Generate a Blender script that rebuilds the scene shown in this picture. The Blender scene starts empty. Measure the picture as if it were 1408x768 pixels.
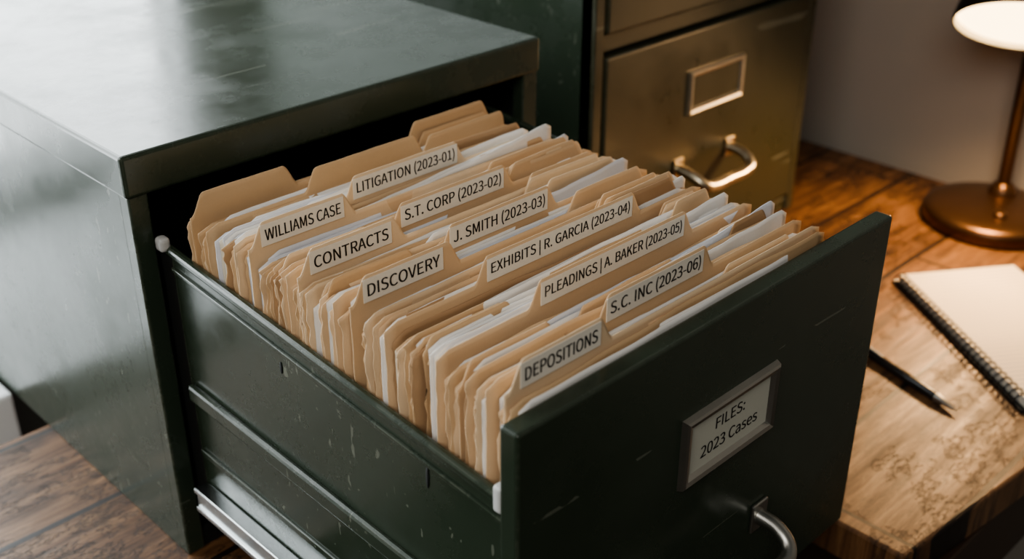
import bpy, bmesh, math, random, os
from mathutils import Vector, Matrix
random.seed(23)
SC=bpy.context.scene
COL=bpy.context.collection
FONT=None
try:
    base=bpy.utils.system_resource('DATAFILES')
    fp=os.path.join(base,'fonts','Noto Sans CJK Regular.woff2')
    if os.path.exists(fp): FONT=bpy.data.fonts.load(fp)
except Exception as e:
    FONT=None

# ---------------------------------------------------------------- materials
def newmat(name):
    m=bpy.data.materials.new(name); m.use_nodes=True
    nt=m.node_tree; b=nt.nodes['Principled BSDF']
    return m,nt,b
def N(nt,t,**k):
    n=nt.nodes.new(t)
    for a,v in k.items():
        if hasattr(n,a): setattr(n,a,v)
    return n
def ramp(nt,src,stops):
    r=N(nt,'ShaderNodeValToRGB'); e=r.color_ramp.elements
    e[0].position=stops[0][0]; e[0].color=(*stops[0][1],1)
    e[1].position=stops[-1][0]; e[1].color=(*stops[-1][1],1)
    for p,c in stops[1:-1]:
        x=e.new(p); x.color=(*c,1)
    nt.links.new(src,r.inputs[0]); return r.outputs[0]
def mapc(nt,scale,rot=(0,0,0),coord='Object'):
    tc=N(nt,'ShaderNodeTexCoord'); mp=N(nt,'ShaderNodeMapping')
    mp.inputs['Scale'].default_value=scale; mp.inputs['Rotation'].default_value=rot
    nt.links.new(tc.outputs[coord],mp.inputs[0]); return mp.outputs[0]
def noise(nt,vec,scale,detail=4,rough=.55):
    n=N(nt,'ShaderNodeTexNoise'); n.inputs['Scale'].default_value=scale
    n.inputs['Detail'].default_value=detail; n.inputs['Roughness'].default_value=rough
    nt.links.new(vec,n.inputs['Vector']); return n.outputs['Fac']
def mixc(nt,fac,a,b,mode='MIX'):
    m=N(nt,'ShaderNodeMix',data_type='RGBA',blend_type=mode)
    for i,v in ((0,fac),(6,a),(7,b)):
        if hasattr(v,'links'): nt.links.new(v,m.inputs[i])
        elif i==0: m.inputs[0].default_value=v
        else: m.inputs[i].default_value=(*v,1)
    return m.outputs[2]
def math_(nt,op,a,b=0.0):
    m=N(nt,'ShaderNodeMath',operation=op)
    for i,v in ((0,a),(1,b)):
        if hasattr(v,'links'): nt.links.new(v,m.inputs[i])
        else: m.inputs[i].default_value=v
    return m.outputs[0]
def bump(nt,b,h,strength=.2,dist=.001):
    n=N(nt,'ShaderNodeBump'); n.inputs['Strength'].default_value=strength
    n.inputs['Distance'].default_value=dist
    nt.links.new(h,n.inputs['Height']); nt.links.new(n.outputs[0],b.inputs['Normal'])
def simple(name,col,rough=.5,metal=0.0,var=.15,vs=30):
    m,nt,b=newmat(name)
    v=noise(nt,mapc(nt,(1,1,1)),vs)
    c=mixc(nt,v,tuple(x*(1-var) for x in col),tuple(min(1,x*(1+var)) for x in col))
    nt.links.new(c,b.inputs['Base Color']); b.inputs['Roughness'].default_value=rough
    b.inputs['Metallic'].default_value=metal
    return m
def metal_paint(name,col,wear=(.18,.19,.15),rough=.26):
    m,nt,b=newmat(name)
    v1=noise(nt,mapc(nt,(1,1,1)),5,6,.65)
    base=mixc(nt,v1,tuple(x*.7 for x in col),tuple(x*1.35 for x in col))
    s=None
    for rz,sc in ((.4,(3,160,60)),(1.3,(4,210,50)),(-.7,(3,130,130))):
        vec=mapc(nt,sc,(0.3*rz,rz*.5,rz)); q=noise(nt,vec,1.0,2,.5)
        t=math_(nt,'GREATER_THAN',q,.715)
        s=t if s is None else math_(nt,'MAXIMUM',s,t)
    patch=noise(nt,mapc(nt,(1,1,1)),7,3)
    s=math_(nt,'MULTIPLY',s,math_(nt,'GREATER_THAN',patch,.49))
    chips=math_(nt,'GREATER_THAN',noise(nt,mapc(nt,(1,1,1)),55,6,.7),.71)
    chips=math_(nt,'MULTIPLY',chips,math_(nt,'GREATER_THAN',patch,.54))
    w=math_(nt,'MAXIMUM',math_(nt,'MULTIPLY',s,.5),math_(nt,'MULTIPLY',chips,.45))
    geo=N(nt,'ShaderNodeNewGeometry')
    bv=N(nt,'ShaderNodeBevel'); bv.samples=4; bv.inputs['Radius'].default_value=.0022
    dt=N(nt,'ShaderNodeVectorMath',operation='DOT_PRODUCT'); nt.links.new(bv.outputs[0],dt.inputs[0]); nt.links.new(geo.outputs['Normal'],dt.inputs[1])
    ed=math_(nt,'LESS_THAN',dt.outputs['Value'],.93)
    ed=math_(nt,'MULTIPLY',ed,math_(nt,'GREATER_THAN',noise(nt,mapc(nt,(1,1,1)),40,5,.7),.48))
    w=math_(nt,'MAXIMUM',w,math_(nt,'MULTIPLY',ed,.5))
    c=mixc(nt,w,base,wear)
    nt.links.new(c,b.inputs['Base Color'])
    sm=noise(nt,mapc(nt,(1,1,1)),9,7,.7)
    r=N(nt,'ShaderNodeMapRange'); r.inputs[1].default_value=.3; r.inputs[2].default_value=.7
    r.inputs[3].default_value=rough-.13; r.inputs[4].default_value=rough+.13
    nt.links.new(sm,r.inputs[0]); nt.links.new(r.outputs[0],b.inputs['Roughness'])
    h=noise(nt,mapc(nt,(1,1,1)),160,3)
    lo=noise(nt,mapc(nt,(1,1,1)),12,2)
    hh=math_(nt,'ADD',math_(nt,'MULTIPLY',h,.12),math_(nt,'ADD',math_(nt,'MULTIPLY',lo,1.0),math_(nt,'MULTIPLY',s,-.25)))
    bump(nt,b,hh,.25,.0012)
    b.inputs['Specular IOR Level'].default_value=.7
    return m
GREEN=metal_paint('green_enamel',(.028,.040,.026))
GREEN2=metal_paint('green_enamel_warm_lit',(.040,.040,.023),rough=.33)  # same green enamel, shifted to olive to carry the lamp's warm light
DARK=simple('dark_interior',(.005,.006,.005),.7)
CHROME=simple('chrome_slide',(.50,.52,.52),.25,1.0)
NICKEL=simple('brushed_nickel',(.46,.45,.42),.33,1.0)
STEEL=simple('satin_steel',(.68,.65,.58),.36,1.0)
METAL_WARM=simple('hardware_warm_lit',(.54,.48,.37),.32,1.0)  # pull and lock metal, brassy tint put in for warm lamplight
WHITEPL=simple('white_nylon',(.5,.5,.49),.4)
def paper(name,col,var=.08,rough=.75,lines=False):
    m,nt,b=newmat(name)
    v=noise(nt,mapc(nt,(1,1,1)),18,5,.6)
    f=noise(nt,mapc(nt,(1,1,1)),600,2)
    c=mixc(nt,v,tuple(x*(1-var) for x in col),tuple(min(1,x*(1+var)) for x in col))
    c=mixc(nt,math_(nt,'MULTIPLY',f,.25),c,tuple(x*.75 for x in col))
    if lines:
        tc=N(nt,'ShaderNodeTexCoord'); dd=N(nt,'ShaderNodeVectorMath',operation='DOT_PRODUCT')
        nt.links.new(tc.outputs['Object'],dd.inputs[0]); dd.inputs[1].default_value=(-.569,-.822,0)
        fr=math_(nt,'FRACT',math_(nt,'DIVIDE',math_(nt,'ADD',dd.outputs['Value'],5.0),.0075))
        c=mixc(nt,math_(nt,'MULTIPLY',math_(nt,'LESS_THAN',fr,.16),.8),c,(.30,.33,.40))
    nt.links.new(c,b.inputs['Base Color']); b.inputs['Roughness'].default_value=rough
    bump(nt,b,v,.2,.001)
    return m
MAN=[paper('manila_a',(.62,.43,.26)),paper('manila_b',(.55,.37,.21)),paper('manila_c',(.40,.25,.135)),paper('manila_d',(.69,.51,.33))]
PAP=[paper('white_paper',(.80,.78,.75)),paper('cool_paper',(.66,.67,.71)),paper('cream_paper',(.76,.70,.58))]
LABEL=paper('label_sticker',(.76,.71,.62),.03)
CARD=paper('label_card',(.50,.49,.42),.04)
INK=simple('black_ink',(.010,.009,.008),.6)
BLACK=simple('black_plastic',(.012,.012,.012),.25)
def wood():
    m,nt,b=newmat('worn_wood_planks')
    tc=N(nt,'ShaderNodeTexCoord'); sep=N(nt,'ShaderNodeSeparateXYZ'); nt.links.new(tc.outputs['Object'],sep.inputs[0])
    pw=.135
    yy=math_(nt,'DIVIDE',math_(nt,'ADD',sep.outputs[1],2.04),pw)
    wob=noise(nt,mapc(nt,(1,1,1)),3,2); yy=math_(nt,'ADD',yy,math_(nt,'MULTIPLY',wob,.05))
    idx=math_(nt,'FLOOR',yy); fr=math_(nt,'FRACT',yy)
    d=math_(nt,'MINIMUM',fr,math_(nt,'SUBTRACT',1.0,fr))
    seam=math_(nt,'LESS_THAN',d,.022)
    xx=math_(nt,'ADD',math_(nt,'DIVIDE',sep.outputs[0],.78),math_(nt,'MULTIPLY',idx,.37))
    xf=math_(nt,'FRACT',xx); xd=math_(nt,'MINIMUM',xf,math_(nt,'SUBTRACT',1.0,xf))
    seam=math_(nt,'MAXIMUM',seam,math_(nt,'LESS_THAN',xd,.003))
    wn=N(nt,'ShaderNodeTexWhiteNoise',noise_dimensions='2D')
    cb=N(nt,'ShaderNodeCombineXYZ'); nt.links.new(idx,cb.inputs[0]); nt.links.new(math_(nt,'FLOOR',xx),cb.inputs[1]); nt.links.new(cb.outputs[0],wn.inputs['Vector'])
    rnd=wn.outputs['Value']
    ofs=N(nt,'ShaderNodeCombineXYZ'); nt.links.new(math_(nt,'MULTIPLY',rnd,7.0),ofs.inputs[0]); nt.links.new(math_(nt,'MULTIPLY',rnd,3.0),ofs.inputs[2])
    va=N(nt,'ShaderNodeVectorMath',operation='ADD'); nt.links.new(tc.outputs['Object'],va.inputs[0]); nt.links.new(ofs.outputs[0],va.inputs[1])
    mp=N(nt,'ShaderNodeMapping'); mp.inputs['Scale'].default_value=(2.5,30,1); nt.links.new(va.outputs[0],mp.inputs[0])
    g=noise(nt,mp.outputs[0],2.5,8,.7)
    mp3=N(nt,'ShaderNodeMapping'); mp3.inputs['Scale'].default_value=(5,14,1); nt.links.new(va.outputs[0],mp3.inputs[0])
    big=noise(nt,mp3.outputs[0],2.6,9,.8)
    c=ramp(nt,g,[(.34,(.034,.015,.008)),(.5,(.140,.066,.028)),(.66,(.27,.140,.062))])
    c=mixc(nt,math_(nt,'MULTIPLY',rnd,.30),c,(.080,.038,.018))
    c=mixc(nt,ramp(nt,big,[(.53,(0,0,0)),(.70,(.40,.40,.40))]),c,(.38,.22,.105))
    c=mixc(nt,ramp(nt,noise(nt,mp3.outputs[0],2.0,9,.85),[(.50,(0,0,0)),(.64,(.85,.85,.85))]),c,(.032,.014,.007))
    mp2=N(nt,'ShaderNodeMapping'); mp2.inputs['Scale'].default_value=(14,30,1); nt.links.new(va.outputs[0],mp2.inputs[0])
    cr=noise(nt,mp2.outputs[0],2.0,9,.80)
    band=math_(nt,'LESS_THAN',math_(nt,'ABSOLUTE',math_(nt,'SUBTRACT',cr,.53)),.011)
    mask=math_(nt,'GREATER_THAN',noise(nt,va.outputs[0],9,3),.50)
    crack=math_(nt,'MULTIPLY',band,mask)
    dk=math_(nt,'MAXIMUM',seam,math_(nt,'MULTIPLY',crack,.85))
    c=mixc(nt,dk,c,(.010,.005,.003))
    nt.links.new(c,b.inputs['Base Color'])
    nt.links.new(ramp(nt,g,[(.3,(.58,.58,.58)),(.7,(.36,.36,.36))]),b.inputs['Roughness'])
    hh=math_(nt,'ADD',math_(nt,'MULTIPLY',g,.4),math_(nt,'MULTIPLY',dk,-1.0))
    bump(nt,b,hh,.8,.002)
    return m
WOOD=wood()
WALL=simple('taupe_plaster',(.37,.33,.285),.85,0,.05,6)
WALLB=simple('pale_plaster',(.55,.54,.52),.85,0,.05,6)
WHITE=simple('white_gloss_paint',(.85,.87,.88),.35,0,.03,6)
FLOORM=simple('dark_floor',(.05,.035,.025),.6,0,.3,4)
LAMPM=simple('bronze_lamp',(.11,.062,.035),.32,.85,.2,20)
SHADEM=simple('dark_shade_enamel',(.030,.022,.016),.35,.2)
SHADEIN=simple('cream_shade_inside',(.85,.78,.62),.5)

# ---------------------------------------------------------------- geometry helpers
def empty(name,loc=(0,0,0)):
    e=bpy.data.objects.new(name,None); e.empty_display_size=.05; COL.objects.link(e); e.location=loc
    return e
def link(name,me,mat,parent):
    o=bpy.data.objects.new(name,me); COL.objects.link(o)
    if mat: me.materials.append(mat)
    if parent:
        o.parent=parent; o.matrix_parent_inverse=Matrix.Translation(-Vector(parent.location))
    return o
def box(name,x0,x1,y0,y1,z0,z1,mat,parent=None,bev=.0015,seg=2):
    bm=bmesh.new(); bmesh.ops.create_cube(bm,size=1)
    for v in bm.verts:
        v.co=Vector((x0+(v.co.x+.5)*(x1-x0),y0+(v.co.y+.5)*(y1-y0),z0+(v.co.z+.5)*(z1-z0)))
    if bev>0: bmesh.ops.bevel(bm,geom=bm.edges[:]+bm.verts[:],offset=bev,segments=seg,affect='EDGES',profile=.5)
    me=bpy.data.meshes.new(name); bm.to_mesh(me); bm.free()
    return link(name,me,mat,parent)
def prism(name,pts,fn,a0,a1,mat,parent,bev=0):
    bm=bmesh.new()
    f=bm.faces.new([bm.verts.new(fn(p,a0)) for p in pts])
    r=bmesh.ops.extrude_face_region(bm,geom=[f])
    d=Vector(fn((0,0),a1))-Vector(fn((0,0),a0))
    for v in r['geom']:
        if isinstance(v,bmesh.types.BMVert): v.co+=d
    bmesh.ops.recalc_face_normals(bm,faces=bm.faces[:])
    if bev>0: bmesh.ops.bevel(bm,geom=bm.edges[:],offset=bev,segments=2,affect='EDGES',profile=.5)
    me=bpy.data.meshes.new(name); bm.to_mesh(me); bm.free()
    return link(name,me,mat,parent)
def prism_x(name,yz,x0,x1,mat,parent,bev=0):
    return prism(name,yz,lambda p,a:(a,p[0],p[1]),x0,x1,mat,parent,bev)
def prism_z(name,xy,z0,z1,mat,parent,bev=0):
    return prism(name,xy,lambda p,a:(p[0],p[1],a),z0,z1,mat,parent,bev)
def tube(name,pts,rad,mat,parent,res=6,cyclic=False,smooth=True):
    cu=bpy.data.curves.new(name,'CURVE'); cu.dimensions='3D'; cu.bevel_depth=rad; cu.bevel_resolution=res
    cu.use_fill_caps=True
    sp=cu.splines.new('BEZIER' if smooth else 'POLY')
    if smooth:
        sp.bezier_points.add(len(pts)-1)
        for p,c in zip(sp.bezier_points,pts):
            p.co=c; p.handle_left_type=p.handle_right_type='AUTO'
    else:
        sp.points.add(len(pts)-1)
        for p,c in zip(sp.points,pts): p.co=(*c,1)
    sp.use_cyclic_u=cyclic; sp.resolution_u=10
    tmp=bpy.data.objects.new('tmp',cu); COL.objects.link(tmp)
    bpy.context.view_layer.update()
    me=bpy.data.meshes.new_from_object(tmp.evaluated_get(bpy.context.evaluated_depsgraph_get()))
    bpy.data.objects.remove(tmp)
    me.materials.clear()
    for p in me.polygons: p.use_smooth=True
    return link(name,me,mat,parent)
def lathe(name,prof,loc,mat,parent,rot=None,seg=64):
    bm=bmesh.new(); rings=[]
    for r,z in prof:
        rings.append([bm.verts.new((max(r,1e-5)*math.cos(2*math.pi*i/seg),max(r,1e-5)*math.sin(2*math.pi*i/seg),z)) for i in range(seg)])
    for a,b in zip(rings,rings[1:]):
        for i in range(seg): bm.faces.new((a[i],a[(i+1)%seg],b[(i+1)%seg],b[i]))
    for f in bm.faces: f.smooth=True
    M=Matrix.Translation(loc)@(rot if rot else Matrix())
    bmesh.ops.transform(bm,matrix=M,verts=bm.verts[:])
    bmesh.ops.remove_doubles(bm,verts=bm.verts[:],dist=1e-5)
    bmesh.ops.recalc_face_normals(bm,faces=bm.faces[:])
    me=bpy.data.meshes.new(name); bm.to_mesh(me); bm.free()
    return link(name,me,mat,parent)
def text(name,body,x0,x1,z0,z1,y,mat,parent,bold=.0):
    # bold = stroke widening in metres, made by laying the same outline twice side by side
    cu=bpy.data.curves.new(name,'FONT'); cu.body=body; cu.size=1; cu.align_x='CENTER'
    if FONT: cu.font=FONT
    tmp=bpy.data.objects.new('tmp',cu); COL.objects.link(tmp); bpy.context.view_layer.update()
    me=bpy.data.meshes.new_from_object(tmp.evaluated_get(bpy.context.evaluated_depsgraph_get()))
    bpy.data.objects.remove(tmp)
    xs=[v.co.x for v in me.vertices]; ys=[v.co.y for v in me.vertices]
    a,b,c,d=min(xs),max(xs),min(ys),max(ys)
    vs=[(x0+(v.co.x-a)/(b-a)*(x1-x0), y, z0+(v.co.y-c)/(d-c)*(z1-z0)) for v in me.vertices]
    fs=[tuple(p.vertices) for p in me.polygons]
    n=len(vs)
    if bold>0:
        allv=[(x-bold/2,yy,z) for x,yy,z in vs]+[(x+bold/2,yy-.00005,z) for x,yy,z in vs]
        fs=fs+[tuple(i+n for i in f) for f in fs]; vs=allv
    m2=bpy.data.meshes.new(name); m2.from_pydata(vs,[],fs)
    return link(name,m2,mat,parent)

# ---------------------------------------------------------------- filing cabinet with open drawer
ZT=-.354
XR=.407
cab=empty('filing_cabinet',(.2,.3,ZT))
box('top_panel',-.002,XR+.002,-.002,.602,-.032,0,GREEN,cab,.003,3)
box('side_left',0,.004,.012,.6,ZT,-.030,GREEN,cab,.001)
box('side_right',XR-.004,XR,.012,.6,ZT,-.030,GREEN,cab,.001)
box('front_post_left',0,.0155,0,.014,ZT,-.031,GREEN,cab,.0015)
box('front_post_right',XR-.018,XR,0,.014,ZT,-.031,GREEN,cab,.0015)
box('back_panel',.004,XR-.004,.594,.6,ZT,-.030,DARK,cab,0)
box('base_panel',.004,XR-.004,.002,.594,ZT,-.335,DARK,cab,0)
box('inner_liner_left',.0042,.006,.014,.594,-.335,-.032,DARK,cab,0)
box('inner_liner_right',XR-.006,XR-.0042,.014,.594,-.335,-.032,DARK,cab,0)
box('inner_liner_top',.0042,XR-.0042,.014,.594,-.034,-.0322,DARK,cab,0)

zb,zf=-.069,-.098
def zr(y): return zb+(zf-zb)*(-y/.351)
ys0,ys1=.06,-.358
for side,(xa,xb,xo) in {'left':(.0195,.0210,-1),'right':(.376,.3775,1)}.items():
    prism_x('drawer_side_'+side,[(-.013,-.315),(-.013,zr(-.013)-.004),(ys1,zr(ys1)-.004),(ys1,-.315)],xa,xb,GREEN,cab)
    prism_x('drawer_side_inner_'+side,[(ys0,-.315),(ys0,zr(ys0)-.004),(-.013,zr(-.013)-.004),(-.013,-.315)],xa,xb,DARK,cab)  # rear stretch of the side, coloured near-black for the cabinet's shade
    x0,x1=(xa-.0035,xb+.0015) if xo<0 else (xa-.0015,xb+.0035)
    prism_x('drawer_rail_'+side,[(ys0,zr(ys0)-.007),(ys0,zr(ys0)),(ys1,zr(ys1)),(ys1,zr(ys1)-.007)],x0,x1,GREEN,cab,.0022)
    o0,o1=(xa-.002,xa+.0005) if xo<0 else (xb-.0005,xb+.002)
    prism_x('drawer_rail_lip_'+side,[(-.013,zr(-.013)-.020),(-.013,zr(-.013)-.0165),(ys1,zr(ys1)-.0165),(ys1,zr(ys1)-.020)],o0,o1,GREEN,cab,.0008)
    b0,b1=(xa-.0055,xa+.0005) if xo<0 else (xb-.0005,xb+.0055)
    prism_x('drawer_bead_upper_'+side,[(-.015,-.199),(-.015,-.184),(ys1,-.194),(ys1,-.209)],b0,b1,GREEN,cab,.0028)
    prism_x('drawer_bead_lower_'+side,[(-.015,-.252),(-.015,-.246),(ys1,-.252),(ys1,-.258)],o0,o1,GREEN,cab,.0008)
box('drawer_bottom',.021,.376,-.358,.06,-.315,-.311,GREEN,cab,0)
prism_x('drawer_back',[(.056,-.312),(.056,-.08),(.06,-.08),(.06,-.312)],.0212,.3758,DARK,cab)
for i,(y,z,h) in enumerate([(-.144,-.113,.009),(-.291,-.121,.017)]):
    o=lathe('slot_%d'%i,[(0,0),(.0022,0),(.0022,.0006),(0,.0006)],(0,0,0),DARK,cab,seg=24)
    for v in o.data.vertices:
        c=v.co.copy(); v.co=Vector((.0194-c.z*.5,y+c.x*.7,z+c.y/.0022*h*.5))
box('slide_outer',.0085,.0180,-.352,-.014,-.300,-.280,CHROME,cab,.001)
box('slide_lip_upper',.0065,.0190,-.35,-.014,-.284,-.279,CHROME,cab,.001)
box('slide_lip_lower',.0065,.0190,-.35,-.014,-.302,-.297,CHROME,cab,.001)
box('slide_right',.3785,.3865,-.352,-.014,-.300,-.280,CHROME,cab,.001)
box('nylon_stop_back',.012,.0205,-.014,-.004,-.074,-.063,WHITEPL,cab,.003,3)
box('nylon_stop_front',.0145,.0225,-.3575,-.350,-.109,-.091,WHITEPL,cab,.0025,3)
FX0,FX1=.0125,.387
box('drawer_front',FX0,FX1,-.372,-.358,-.320,-.047,GREEN,cab,.0022,3)
def card_frame(prefix,x0,x1,z0,z1,y,parent,mat,t=.0075,dep=.005,backmat=CARD):
    bm=bmesh.new()
    prof=[(0,0),(.0012,-dep*.8),(t*.35,-dep),(t*.75,-dep*.85),(t,-dep*.25),(t,0)]
    cs=[(x0,z0,1,1),(x1,z0,-1,1),(x1,z1,-1,-1),(x0,z1,1,-1)]
    rings=[[bm.verts.new((cx+sx*o,y+d,cz+sz*o)) for o,d in prof] for cx,cz,sx,sz in cs]
    for i in range(4):
        a,b=rings[i],rings[(i+1)%4]
        for j in range(len(prof)-1): bm.faces.new((a[j],b[j],b[j+1],a[j+1]))
    bmesh.ops.recalc_face_normals(bm,faces=bm.faces[:])
    me=bpy.data.meshes.new(prefix+'_frame'); bm.to_mesh(me); bm.free()
    link(prefix+'_frame',me,mat,parent)
    box(prefix+'_card',x0+t*.8,x1-t*.8,y-.0012,y-.0002,z0+t*.8,z1-t*.8,backmat,parent,0)
card_frame('label_holder',.1535,.2545,-.161,-.108,-.372,cab,NICKEL)
text('label_text_line_1','FILES:',.188,.219,-.1300,-.1215,-.3735,INK,cab,.0002)
text('label_text_line_2','2023 Cases',.174,.235,-.1460,-.1370,-.3735,INK,cab,.0002)
def pull(prefix,xc,hw,z,y,parent,mat,proj=.038,rad=.0055):
    pts=[(xc-hw,y+.001,z+.010),(xc-hw,y-proj*.6,z+.006),(xc-hw+.006,y-proj*.95,z-.002),(xc-hw+.02,y-proj,z-.006),(xc,y-proj,z-.006),(xc+hw-.02,y-proj,z-.006),(xc+hw-.006,y-proj*.95,z-.002),(xc+hw,y-proj*.6,z+.006),(xc+hw,y+.001,z+.010)]
    tube(prefix+'_bar',pts,rad,mat,parent)
    for s in (-1,1):
        box(prefix+'_foot_%d'%(s+1),xc+s*hw-.009,xc+s*hw+.009,y-.003,y,z-.002,z+.022,mat,parent,.001)
pull('drawer_pull',.203,.050,-.247,-.372,cab,NICKEL,.034,.006)

# ---------------------------------------------------------------- second cabinet
c2=empty('filing_cabinet',(.74,.34,ZT))
X0,X1,Y0=.532,.948,.04
box('carcass_left',X0,X0+.004,Y0+.004,.64,ZT,.42,GREEN,c2,.001)
box('carcass_right',X1-.004,X1,Y0+.004,.64,ZT,.42,GREEN2,c2,.001)
box('carcass_top',X0,X1,Y0,.64,.42,.45,GREEN2,c2,.002)
box('carcass_back',X0+.004,X1-.004,.63,.64,ZT,.42,DARK,c2,0)
box('post_left',X0,X0+.014,Y0,Y0+.02,ZT,.42,GREEN2,c2,.0015)
box('post_right',X1-.014,X1,Y0,Y0+.02,ZT,.42,GREEN2,c2,.0015)
box('divider',X0+.014,X1-.014,Y0+.006,Y0+.02,-.056,-.038,GREEN2,c2,.001)
box('plinth',X0+.014,X1-.014,Y0+.004,Y0+.02,ZT,-.334,GREEN2,c2,.001)
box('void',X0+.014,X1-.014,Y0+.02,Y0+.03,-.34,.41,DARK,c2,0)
box('lower_drawer_front',X0+.017,X1-.017,Y0-.002,Y0+.016,-.330,-.060,GREEN2,c2,.003,3)
box('upper_drawer_front',X0+.017,X1-.017,Y0-.002,Y0+.016,-.036,.236,GREEN2,c2,.003,3)
box('top_rail',X0+.014,X1-.014,Y0+.004,Y0+.02,.24,.42,GREEN2,c2,.002)
card_frame('lower_label_holder',.690,.795,-.158,-.106,Y0-.002,c2,STEEL,backmat=GREEN2)
card_frame('upper_label_holder',.690,.795,.135,.187,Y0-.002,c2,STEEL,backmat=GREEN2)
pull('lower_pull',.731,.050,-.229,Y0-.002,c2,METAL_WARM,.040,.0065)
pull('upper_pull',.731,.050,.05,Y0-.002,c2,METAL_WARM,.040,.0065)
lathe('lock',[(0,.006),(.007,.006),(.008,.004),(.009,0)],(.742,Y0-.002,-.018),METAL_WARM,c2,Matrix.Rotation(math.radians(90),4,'X'),32)

# ---------------------------------------------------------------- folders
FO=empty('manila_file_folders',(.16,-.2,-.31))
mats=MAN+PAP
V=[];F=[];MI=[]
BT=-.0385
def fx0(y): return .0222+.0025*(-y/.36)
def fx1(y): return .311+.014*(-y/.36)
def smooth(t): t=max(0,min(1,t)); return t*t*(3-2*t)
def leaf(y0,mi,x0,x1,top,tab=None,th=.0165,amp=.0008,lean=0.0,tilt=0.0,rag=.0006,rw=.0060):
    xs=[x0+(x1-x0)*i/30 for i in range(31)]
    if tab:
        a,b=tab
        for q in (a,b):
            for k in range(-5,6): xs.append(q+k*rw/4.6)
        xs=[x for x in xs if x0-1e-6<=x<=x1+1e-6]
    xs=sorted(set(round(x,5) for x in xs))
    ph=random.random()*6.28; fq=random.uniform(.7,1.8)
    ph2=random.random()*6.28
    base=len(V)
    nz=[0,.0035,.007,.012,.018,.025,.033,.042,.055,.08,.14]
    jag=[random.uniform(-1,1)*rag for _ in range(len(nz)*2+2)]
    jt=[random.uniform(-.0003,.0003) for _ in xs]
    for ci,x in enumerate(xs):
        t=(x-x0)/(x1-x0)
        zt=top+tilt*(x-x0)+jt[ci]*.5
        cr=.004
        if tab is None or tab[0]>x0+.012:
            if x-x0<cr: zt-=cr-math.sqrt(max(0,cr*cr-(cr-(x-x0))**2))
        if x1-x<cr: zt-=cr-math.sqrt(max(0,cr*cr-(cr-(x1-x))**2))
        if tab:
            a,b=tab
            zt+=th*smooth((x-a+rw)/(2*rw))*smooth((b-x+rw)/(2*rw))
        for ri,dz in enumerate(nz+[None]):
            z=(zt-dz) if dz is not None else -.308
            k=max(0,min(1,(z+.308)/.27))
            w=amp*math.sin(ph+fq*6.28*t)+amp*.4*math.sin(ph2+4*6.28*t)
            y=y0+w*k+lean*k**3
            xx=x
            if ci==0: xx+=jag[ri]
            if ci==len(xs)-1: xx+=jag[-1-ri]
            V.append((xx,y,z))
    n=len(nz)+1
    for c in range(len(xs)-1):
        for r_ in range(n-1):
            a=base+c*n+r_
            F.append((a,a+1,a+n+1,a+n)); MI.append(mi)
named=[
('LITIGATION (2023-01)',-.096,.119,.224,.122,.221),
('WILLIAMS CASE',-.114,.030,.105,.033,.100),
('S.T. CORP (2023-02)',-.155,.113,.218,.117,.213),
('CONTRACTS',-.168,.030,.105,.033,.098),
('J. SMITH (2023-03)',-.203,.115,.214,.118,.209),
('DISCOVERY',-.220,.031,.107,.034,.097),
('EXHIBITS | R. GARCIA (2023-04)',-.252,.100,.247,.105,.242),
('PLEADINGS | A. BAKER (2023-05)',-.296,.102,.248,.107,.243),
('S.C. INC (2023-06)',-.336,.117,.217,.120,.211),
('DEPOSITIONS',-.350,.033,.104,.036,.099)]
keep=[]
for body,y,a,b,la,lb in named:
    leaf(y,random.choice([0,3,0]),fx0(y),fx1(y),BT,(a,b),amp=0,rag=.0004)
    keep.append(y)
for y,a,b in [(-.043,.029,.106),(-.062,.110,.212),(-.040,.222,.304)]:
    leaf(y,1,fx0(y),fx1(y),BT-.001,(a,b),amp=.0003); keep.append(y)
y=-.036
while y>-.3535:
    y-=random.uniform(.0014,.0024)
    near=min(abs(y-q) for q in keep)
    if near<.0010: continue
    front_of=[q for q in keep if 0<q-y<.012]
    wide=[q for q in (-.252,-.296) if 0<q-y<.030]
    u=random.random()
    top=BT-random.uniform(.0005,.0085)
    if front_of: top-=.003
    x0=fx0(y)+random.choice([0,0,0,.003,.006])+random.uniform(-.0008,.0015); x1=fx1(y)+random.uniform(-.009,.0015)
    if u<.60:
        tab=None; v=random.random()
        if v<.40: tab=(.222+random.uniform(-.006,.010),.302+random.uniform(-.006,.004))
        elif v<.50 and not front_of: tab=(.031,.10)
        elif v<.58 and not front_of and y<-.06: tab=(.117,.21)
        th=.0165
        if tab and wide and tab[0]>.2: tab=(.262,.304); top-=.001
        if tab and tab[0]<.2: top-=.010
        leaf(y,random.choices([0,1,2,3],[4,3,2.0,2.5])[0],x0,x1,top,tab,th*random.uniform(.65,1.0),amp=random.uniform(.0004,.0018),lean=random.uniform(-.004,.0025),tilt=random.uniform(-.012,.007),rag=.0014)
    else:
        til=random.uniform(-.015,.012 if wide else .020)
        tp=top-.0015
        for j in range(random.randint(2,5)):
            if j: y-=.0007
            if min(abs(y-q) for q in keep)<.0007: continue
            leaf(y,random.choices([4,5,6],[6,3,1.5])[0],x0+random.uniform(.001,.012),x1-random.uniform(0,.014),tp-random.uniform(-.002,.004),None,amp=random.uniform(.0003,.0012),lean=random.uniform(-.002,.001),tilt=til+random.uniform(-.010,.010),rag=.0003)
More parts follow.
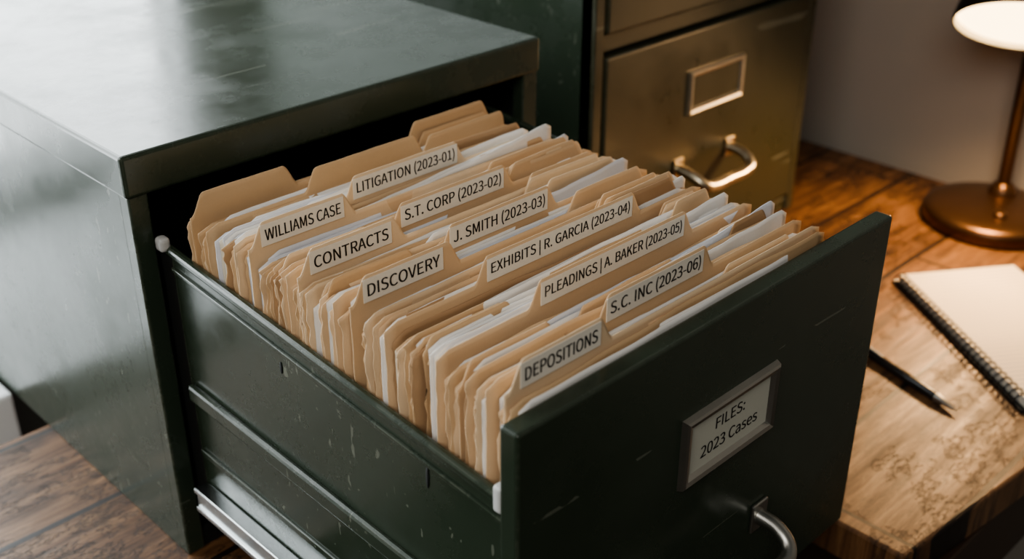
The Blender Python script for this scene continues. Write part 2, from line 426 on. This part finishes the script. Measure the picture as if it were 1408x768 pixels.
for y,x0,x1,top,til in [(-.088,.13,.306,-.040,.03),(-.1065,.12,.310,-.042,.06),(-.109,.14,.312,-.044,.10),(-.130,.16,.310,-.040,.07),(-.147,.05,.300,-.041,.0),(-.178,.12,.312,-.040,.02),(-.190,.15,.312,-.041,.05),(-.236,.15,.312,-.042,.06),(-.243,.2,.313,-.041,.08),(-.268,.08,.31,-.041,.02),(-.282,.16,.314,-.041,.05),(-.311,.07,.30,-.041,.01),(-.318,.17,.316,-.040,.08),(-.326,.16,.318,-.041,.05),(-.072,.05,.27,-.040,.0),(-.078,.09,.30,-.040,.03)]:
    leaf(y,random.choice([4,4,5]),x0,x1,top,None,amp=.001,tilt=til,rag=.0002)
me=bpy.data.meshes.new('folder_leaves'); me.from_pydata(V,[],F)
for m in mats: me.materials.append(m)
for p,mi in zip(me.polygons,MI): p.material_index=mi; p.use_smooth=True
o=bpy.data.objects.new('folder_leaves',me); COL.objects.link(o); o.parent=FO; o.matrix_parent_inverse=Matrix.Translation(-Vector(FO.location))
sm=o.modifiers.new('thick','SOLIDIFY'); sm.thickness=.00055; sm.offset=0
for i,(body,y,a,b,la,lb) in enumerate(named):
    zt=BT+.0143; zb_=BT-.0010
    nm='label_'+''.join(ch if ch.isalnum() else '_' for ch in body.lower())
    box(nm,la,lb,y-.0009,y-.00035,zb_,zt,LABEL,FO,0)
    par='(' in body
    text('text_'+nm,body,la+.003,lb-.003,zb_+(.0024 if par else .0036),zt-(.0022 if par else .0034),y-.0011,INK,FO,.0003)

# ---------------------------------------------------------------- desk
desk=empty('wooden_desk',(.5,.2,-1.05))
poly=[(-1.0,-.06),(.0,-.06),(.42,-.06),(.42,-.416),(1.175,-.495),(1.175,.735),(.02,.735),(.02,.262),(-1.0,.262)]
prism_z('desk_top',poly,-.392,ZT,WOOD,desk,.003)
DW=simple('dark_wood',(.035,.018,.010),.5,0,.3,14)
box('apron_front',.47,1.14,-.43,-.41,-.48,-.392,DW,desk,.002)
box('apron_side',.45,.47,-.38,.70,-.48,-.392,DW,desk,.002)
for i,(x,y) in enumerate([(.46,-.40),(1.12,-.42),(1.12,.68),(.04,.68),(-.95,0.0),(-.95,.2),(.38,.0)]):
    box('leg_%d'%i,x-.0,x+.05,y-.0,y+.05,-1.05,-.392,DW,desk,.003)
# ---------------------------------------------------------------- notebook
nb=empty('spiral_notebook',(.80,-.30,ZT))
P0=Vector((.846,-.168,0)); u=Vector((-.569,-.822,0)); w=Vector((.822,-.569,0))
def nbx(a,b,z): return tuple(P0+u*a+w*b+Vector((0,0,z)))
def nbbox(name,a0,a1,b0,b1,z0,z1,mat):
    bm=bmesh.new(); bmesh.ops.create_cube(bm,size=1)
    for v in bm.verts:
        v.co=Vector(nbx(a0+(v.co.x+.5)*(a1-a0),b0+(v.co.y+.5)*(b1-b0),z0+(v.co.z+.5)*(z1-z0)))
    bmesh.ops.bevel(bm,geom=bm.edges[:],offset=.0006,segments=2,affect='EDGES',profile=.5)
    bmesh.ops.recalc_face_normals(bm,faces=bm.faces[:])
    me=bpy.data.meshes.new(name); bm.to_mesh(me); bm.free(); return link(name,me,mat,nb)
nbbox('back_cover',-.002,.274,.000,.157,ZT+.0003,ZT+.0025,BLACK)
NBP=paper('notebook_page',(.72,.66,.55),.03,.75,True)
for i in range(7):
    nbbox('pages_%d'%i,.002,.270,.0065+random.uniform(0,.0008),.153,ZT+.0026+i*.0013,ZT+.0026+i*.0013+.0012,NBP)
n=27
for i in range(n):
    a=.008+i*(.256/(n-1))
    c=Vector(nbx(a,.0045,ZT+.0068))
    ring=[tuple(c+w*(.0080*math.cos(q))+Vector((0,0,.0076*math.sin(q)+.0020))+u*(.0015*q/6.28)) for q in [k*6.283/12 for k in range(12)]]
    tube('coil_%d'%i,ring,.0011,BLACK,nb,2,True,False)
# ---------------------------------------------------------------- pen
pen=empty('ballpoint_pen',(.66,-.28,ZT))
A=Vector((.690,-.190,ZT+.0056)); B=Vector((.6425,-.350,ZT+.0052)); dr=(B-A).normalized(); L=(B-A).length
rot=dr.to_track_quat('Z','Y').to_matrix().to_4x4()
lathe('barrel',[(0,0),(.0035,.0005),(.0050,.003),(.0050,L*.55),(.0054,L*.56),(.0054,L*.82),(.0048,L*.84)],A,BLACK,pen,rot,24)
lathe('tip',[(.0048,L*.84),(.0040,L*.88),(.0020,L*.965),(.0009,L*.975),(.0006,L)],A,NICKEL,pen,rot,24)
tube('clip',[tuple(A+dr*.004+Vector((0,0,.005))),tuple(A+dr*.03+Vector((0,0,.0069))),tuple(A+dr*.065+Vector((0,0,.0056)))],.0012,NICKEL,pen,3)
# ---------------------------------------------------------------- lamp
lamp=empty('desk_lamp',(1.09,-.165,ZT))
BX,BY=1.094,-.172
lathe('base',[(0,0),(.084,0),(.088,.003),(.088,.016),(.086,.020),(.078,.0235),(.060,.026),(.02,.027),(0,.027)],(BX,BY,ZT),LAMPM,lamp)
lathe('base_knob',[(.009,.0),(.009,.006),(.006,.008),(0,.008)],(1.06,-.195,ZT+.025),LAMPM,lamp,None,24)
px,py=1.136,-.163
lathe('post_collar',[(.018,0),(.018,.008),(.012,.016),(.0095,.018)],(px,py,ZT+.024),LAMPM,lamp,None,32)
tube('post',[(px,py,ZT+.02),(px-.004,py,-.2),(px-.008,py,-.05),(px-.010,py,.04)],.0085,LAMPM,lamp)
S=Vector((1.020,-.192,-.075))
toc=Vector((-.92,-.38,0)).normalized()
ang=math.radians(34)
nrm=(Vector((0,0,-1))*math.cos(ang)+toc*math.sin(ang)).normalized()
rot=(-nrm).to_track_quat('Z','Y').to_matrix().to_4x4()
lathe('shade',[(.080,0),(.081,.003),(.078,.020),(.066,.045),(.045,.066),(.025,.078),(.022,.10),(.018,.108),(0,.109)],S,SHADEM,lamp,rot)
lathe('shade_inner',[(.0785,.0005),(.076,.020),(.064,.043),(.043,.063),(.02,.074),(0,.075)],S,SHADEIN,lamp,rot)
top=S-nrm*.10
tube('arm',[(px-.010,py,.035),(px-.018,py-.003,.048),tuple((Vector((px,py,.05))+top)*.5+Vector((0,0,.01))),tuple(top)],.006,LAMPM,lamp)
bulbm,nt,b=newmat('frosted_diffuser_glow'); b.inputs['Emission Color'].default_value=(1,.70,.36,1); b.inputs['Emission Strength'].default_value=6
lathe('diffuser',[(0,.0),(.03,.0005),(.055,.002),(.072,.005),(.0772,.009)],S,bulbm,lamp,rot,48)
ld=bpy.data.lights.new('lamp_bulb_light','SPOT'); ld.energy=17; ld.color=(1,.60,.29); ld.shadow_soft_size=.04; ld.spot_size=math.radians(168); ld.spot_blend=.6
lo=bpy.data.objects.new('lamp_bulb_light',ld); COL.objects.link(lo); lo.location=S+nrm*.006
lo.rotation_euler=(nrm).to_track_quat('-Z','Y').to_euler(); lo.parent=lamp; lo.matrix_parent_inverse=Matrix.Translation(-Vector(lamp.location))

# ---------------------------------------------------------------- room
box('floor',-2.6,1.3,-2.4,.9,-1.07,-1.05,FLOORM,None,0)
box('wall_right',1.19,1.25,-2.4,.9,-1.05,1.6,WALL,None,0)
wx0,wx1,wz0,wz1=-1.0,.50,-.345,1.15
bm=bmesh.new()
def addbox(bm,x0,x1,y0,y1,z0,z1):
    r=bmesh.ops.create_cube(bm,size=1)
    for v in r['verts']: v.co=Vector((x0+(v.co.x+.5)*(x1-x0),y0+(v.co.y+.5)*(y1-y0),z0+(v.co.z+.5)*(z1-z0)))
for a in ((-2.6,wx0,-1.05,1.6),(wx1,1.19,-1.05,1.6),(wx0,wx1,-1.05,wz0),(wx0,wx1,wz1,1.6)):
    addbox(bm,a[0],a[1],.75,.83,a[2],a[3])
me=bpy.data.meshes.new('wall_back'); bm.to_mesh(me); bm.free(); link('wall_back',me,WALLB,None)
win=empty('window_1',(-.25,.77,wz0))
for nme,a in {'frame_left':(wx0,wx0+.04,wz0,wz1),'frame_right':(wx1-.04,wx1,wz0,wz1),'frame_bottom':(wx0,wx1,wz0,wz0+.04),'frame_top':(wx0,wx1,wz1-.04,wz1),'mullion':(-.27,-.23,wz0,wz1),'transom':(wx0,wx1,.55,.58)}.items():
    box(nme,a[0],a[1],.755,.80,a[2],a[3],WHITE,win,.002)
box('window_sill',-1.1,-.002,.335,.752,-.42,-.352,WHITE,None,.004)
def area(name,loc,target,sx,sy,e,col):
    l=bpy.data.lights.new(name,'AREA'); l.shape='RECTANGLE'; l.size=sx; l.size_y=sy; l.energy=e; l.color=col
    o=bpy.data.objects.new(name,l); COL.objects.link(o); o.location=loc
    o.rotation_euler=(Vector(target)-Vector(loc)).to_track_quat('-Z','Y').to_euler(); return o
area('daylight_window',(-.25,.86,.42),(-.25,-1,.42),1.45,1.45,50,(.92,.98,1.0))
area('fill_side',(-1.3,-1.1,1.2),(.15,-.2,-.1),1.1,.9,22,(1.0,.96,.90))  # added soft fill for folders and labels, no window built there
wd=bpy.data.worlds.new('w'); SC.world=wd; wd.use_nodes=True
bg=wd.node_tree.nodes['Background']; bg.inputs[0].default_value=(.60,.61,.56,1); bg.inputs[1].default_value=.14

# ---------------------------------------------------------------- camera
cd=bpy.data.cameras.new('camera'); co=bpy.data.objects.new('camera',cd); COL.objects.link(co)
yaw,pit=.7930,.4923
fwd=Vector((math.cos(yaw)*math.cos(pit),math.sin(yaw)*math.cos(pit),-math.sin(pit)))
right=Vector((math.sin(yaw),-math.cos(yaw),0)); upv=right.cross(fwd)
M=Matrix((right,upv,-fwd)).transposed().to_4x4(); M.translation=Vector((-.3211,-.7068,.2962))
co.matrix_world=M
cd.sensor_width=36; cd.lens=36*1577.61/1408; cd.clip_start=.01
cd.dof.use_dof=True; cd.dof.focus_distance=.75; cd.dof.aperture_fstop=5.6
SC.camera=co
SC.view_settings.view_transform='AgX'
try: SC.view_settings.look='AgX - Medium High Contrast'
except Exception as e: print(e)
SC.view_settings.exposure=.05
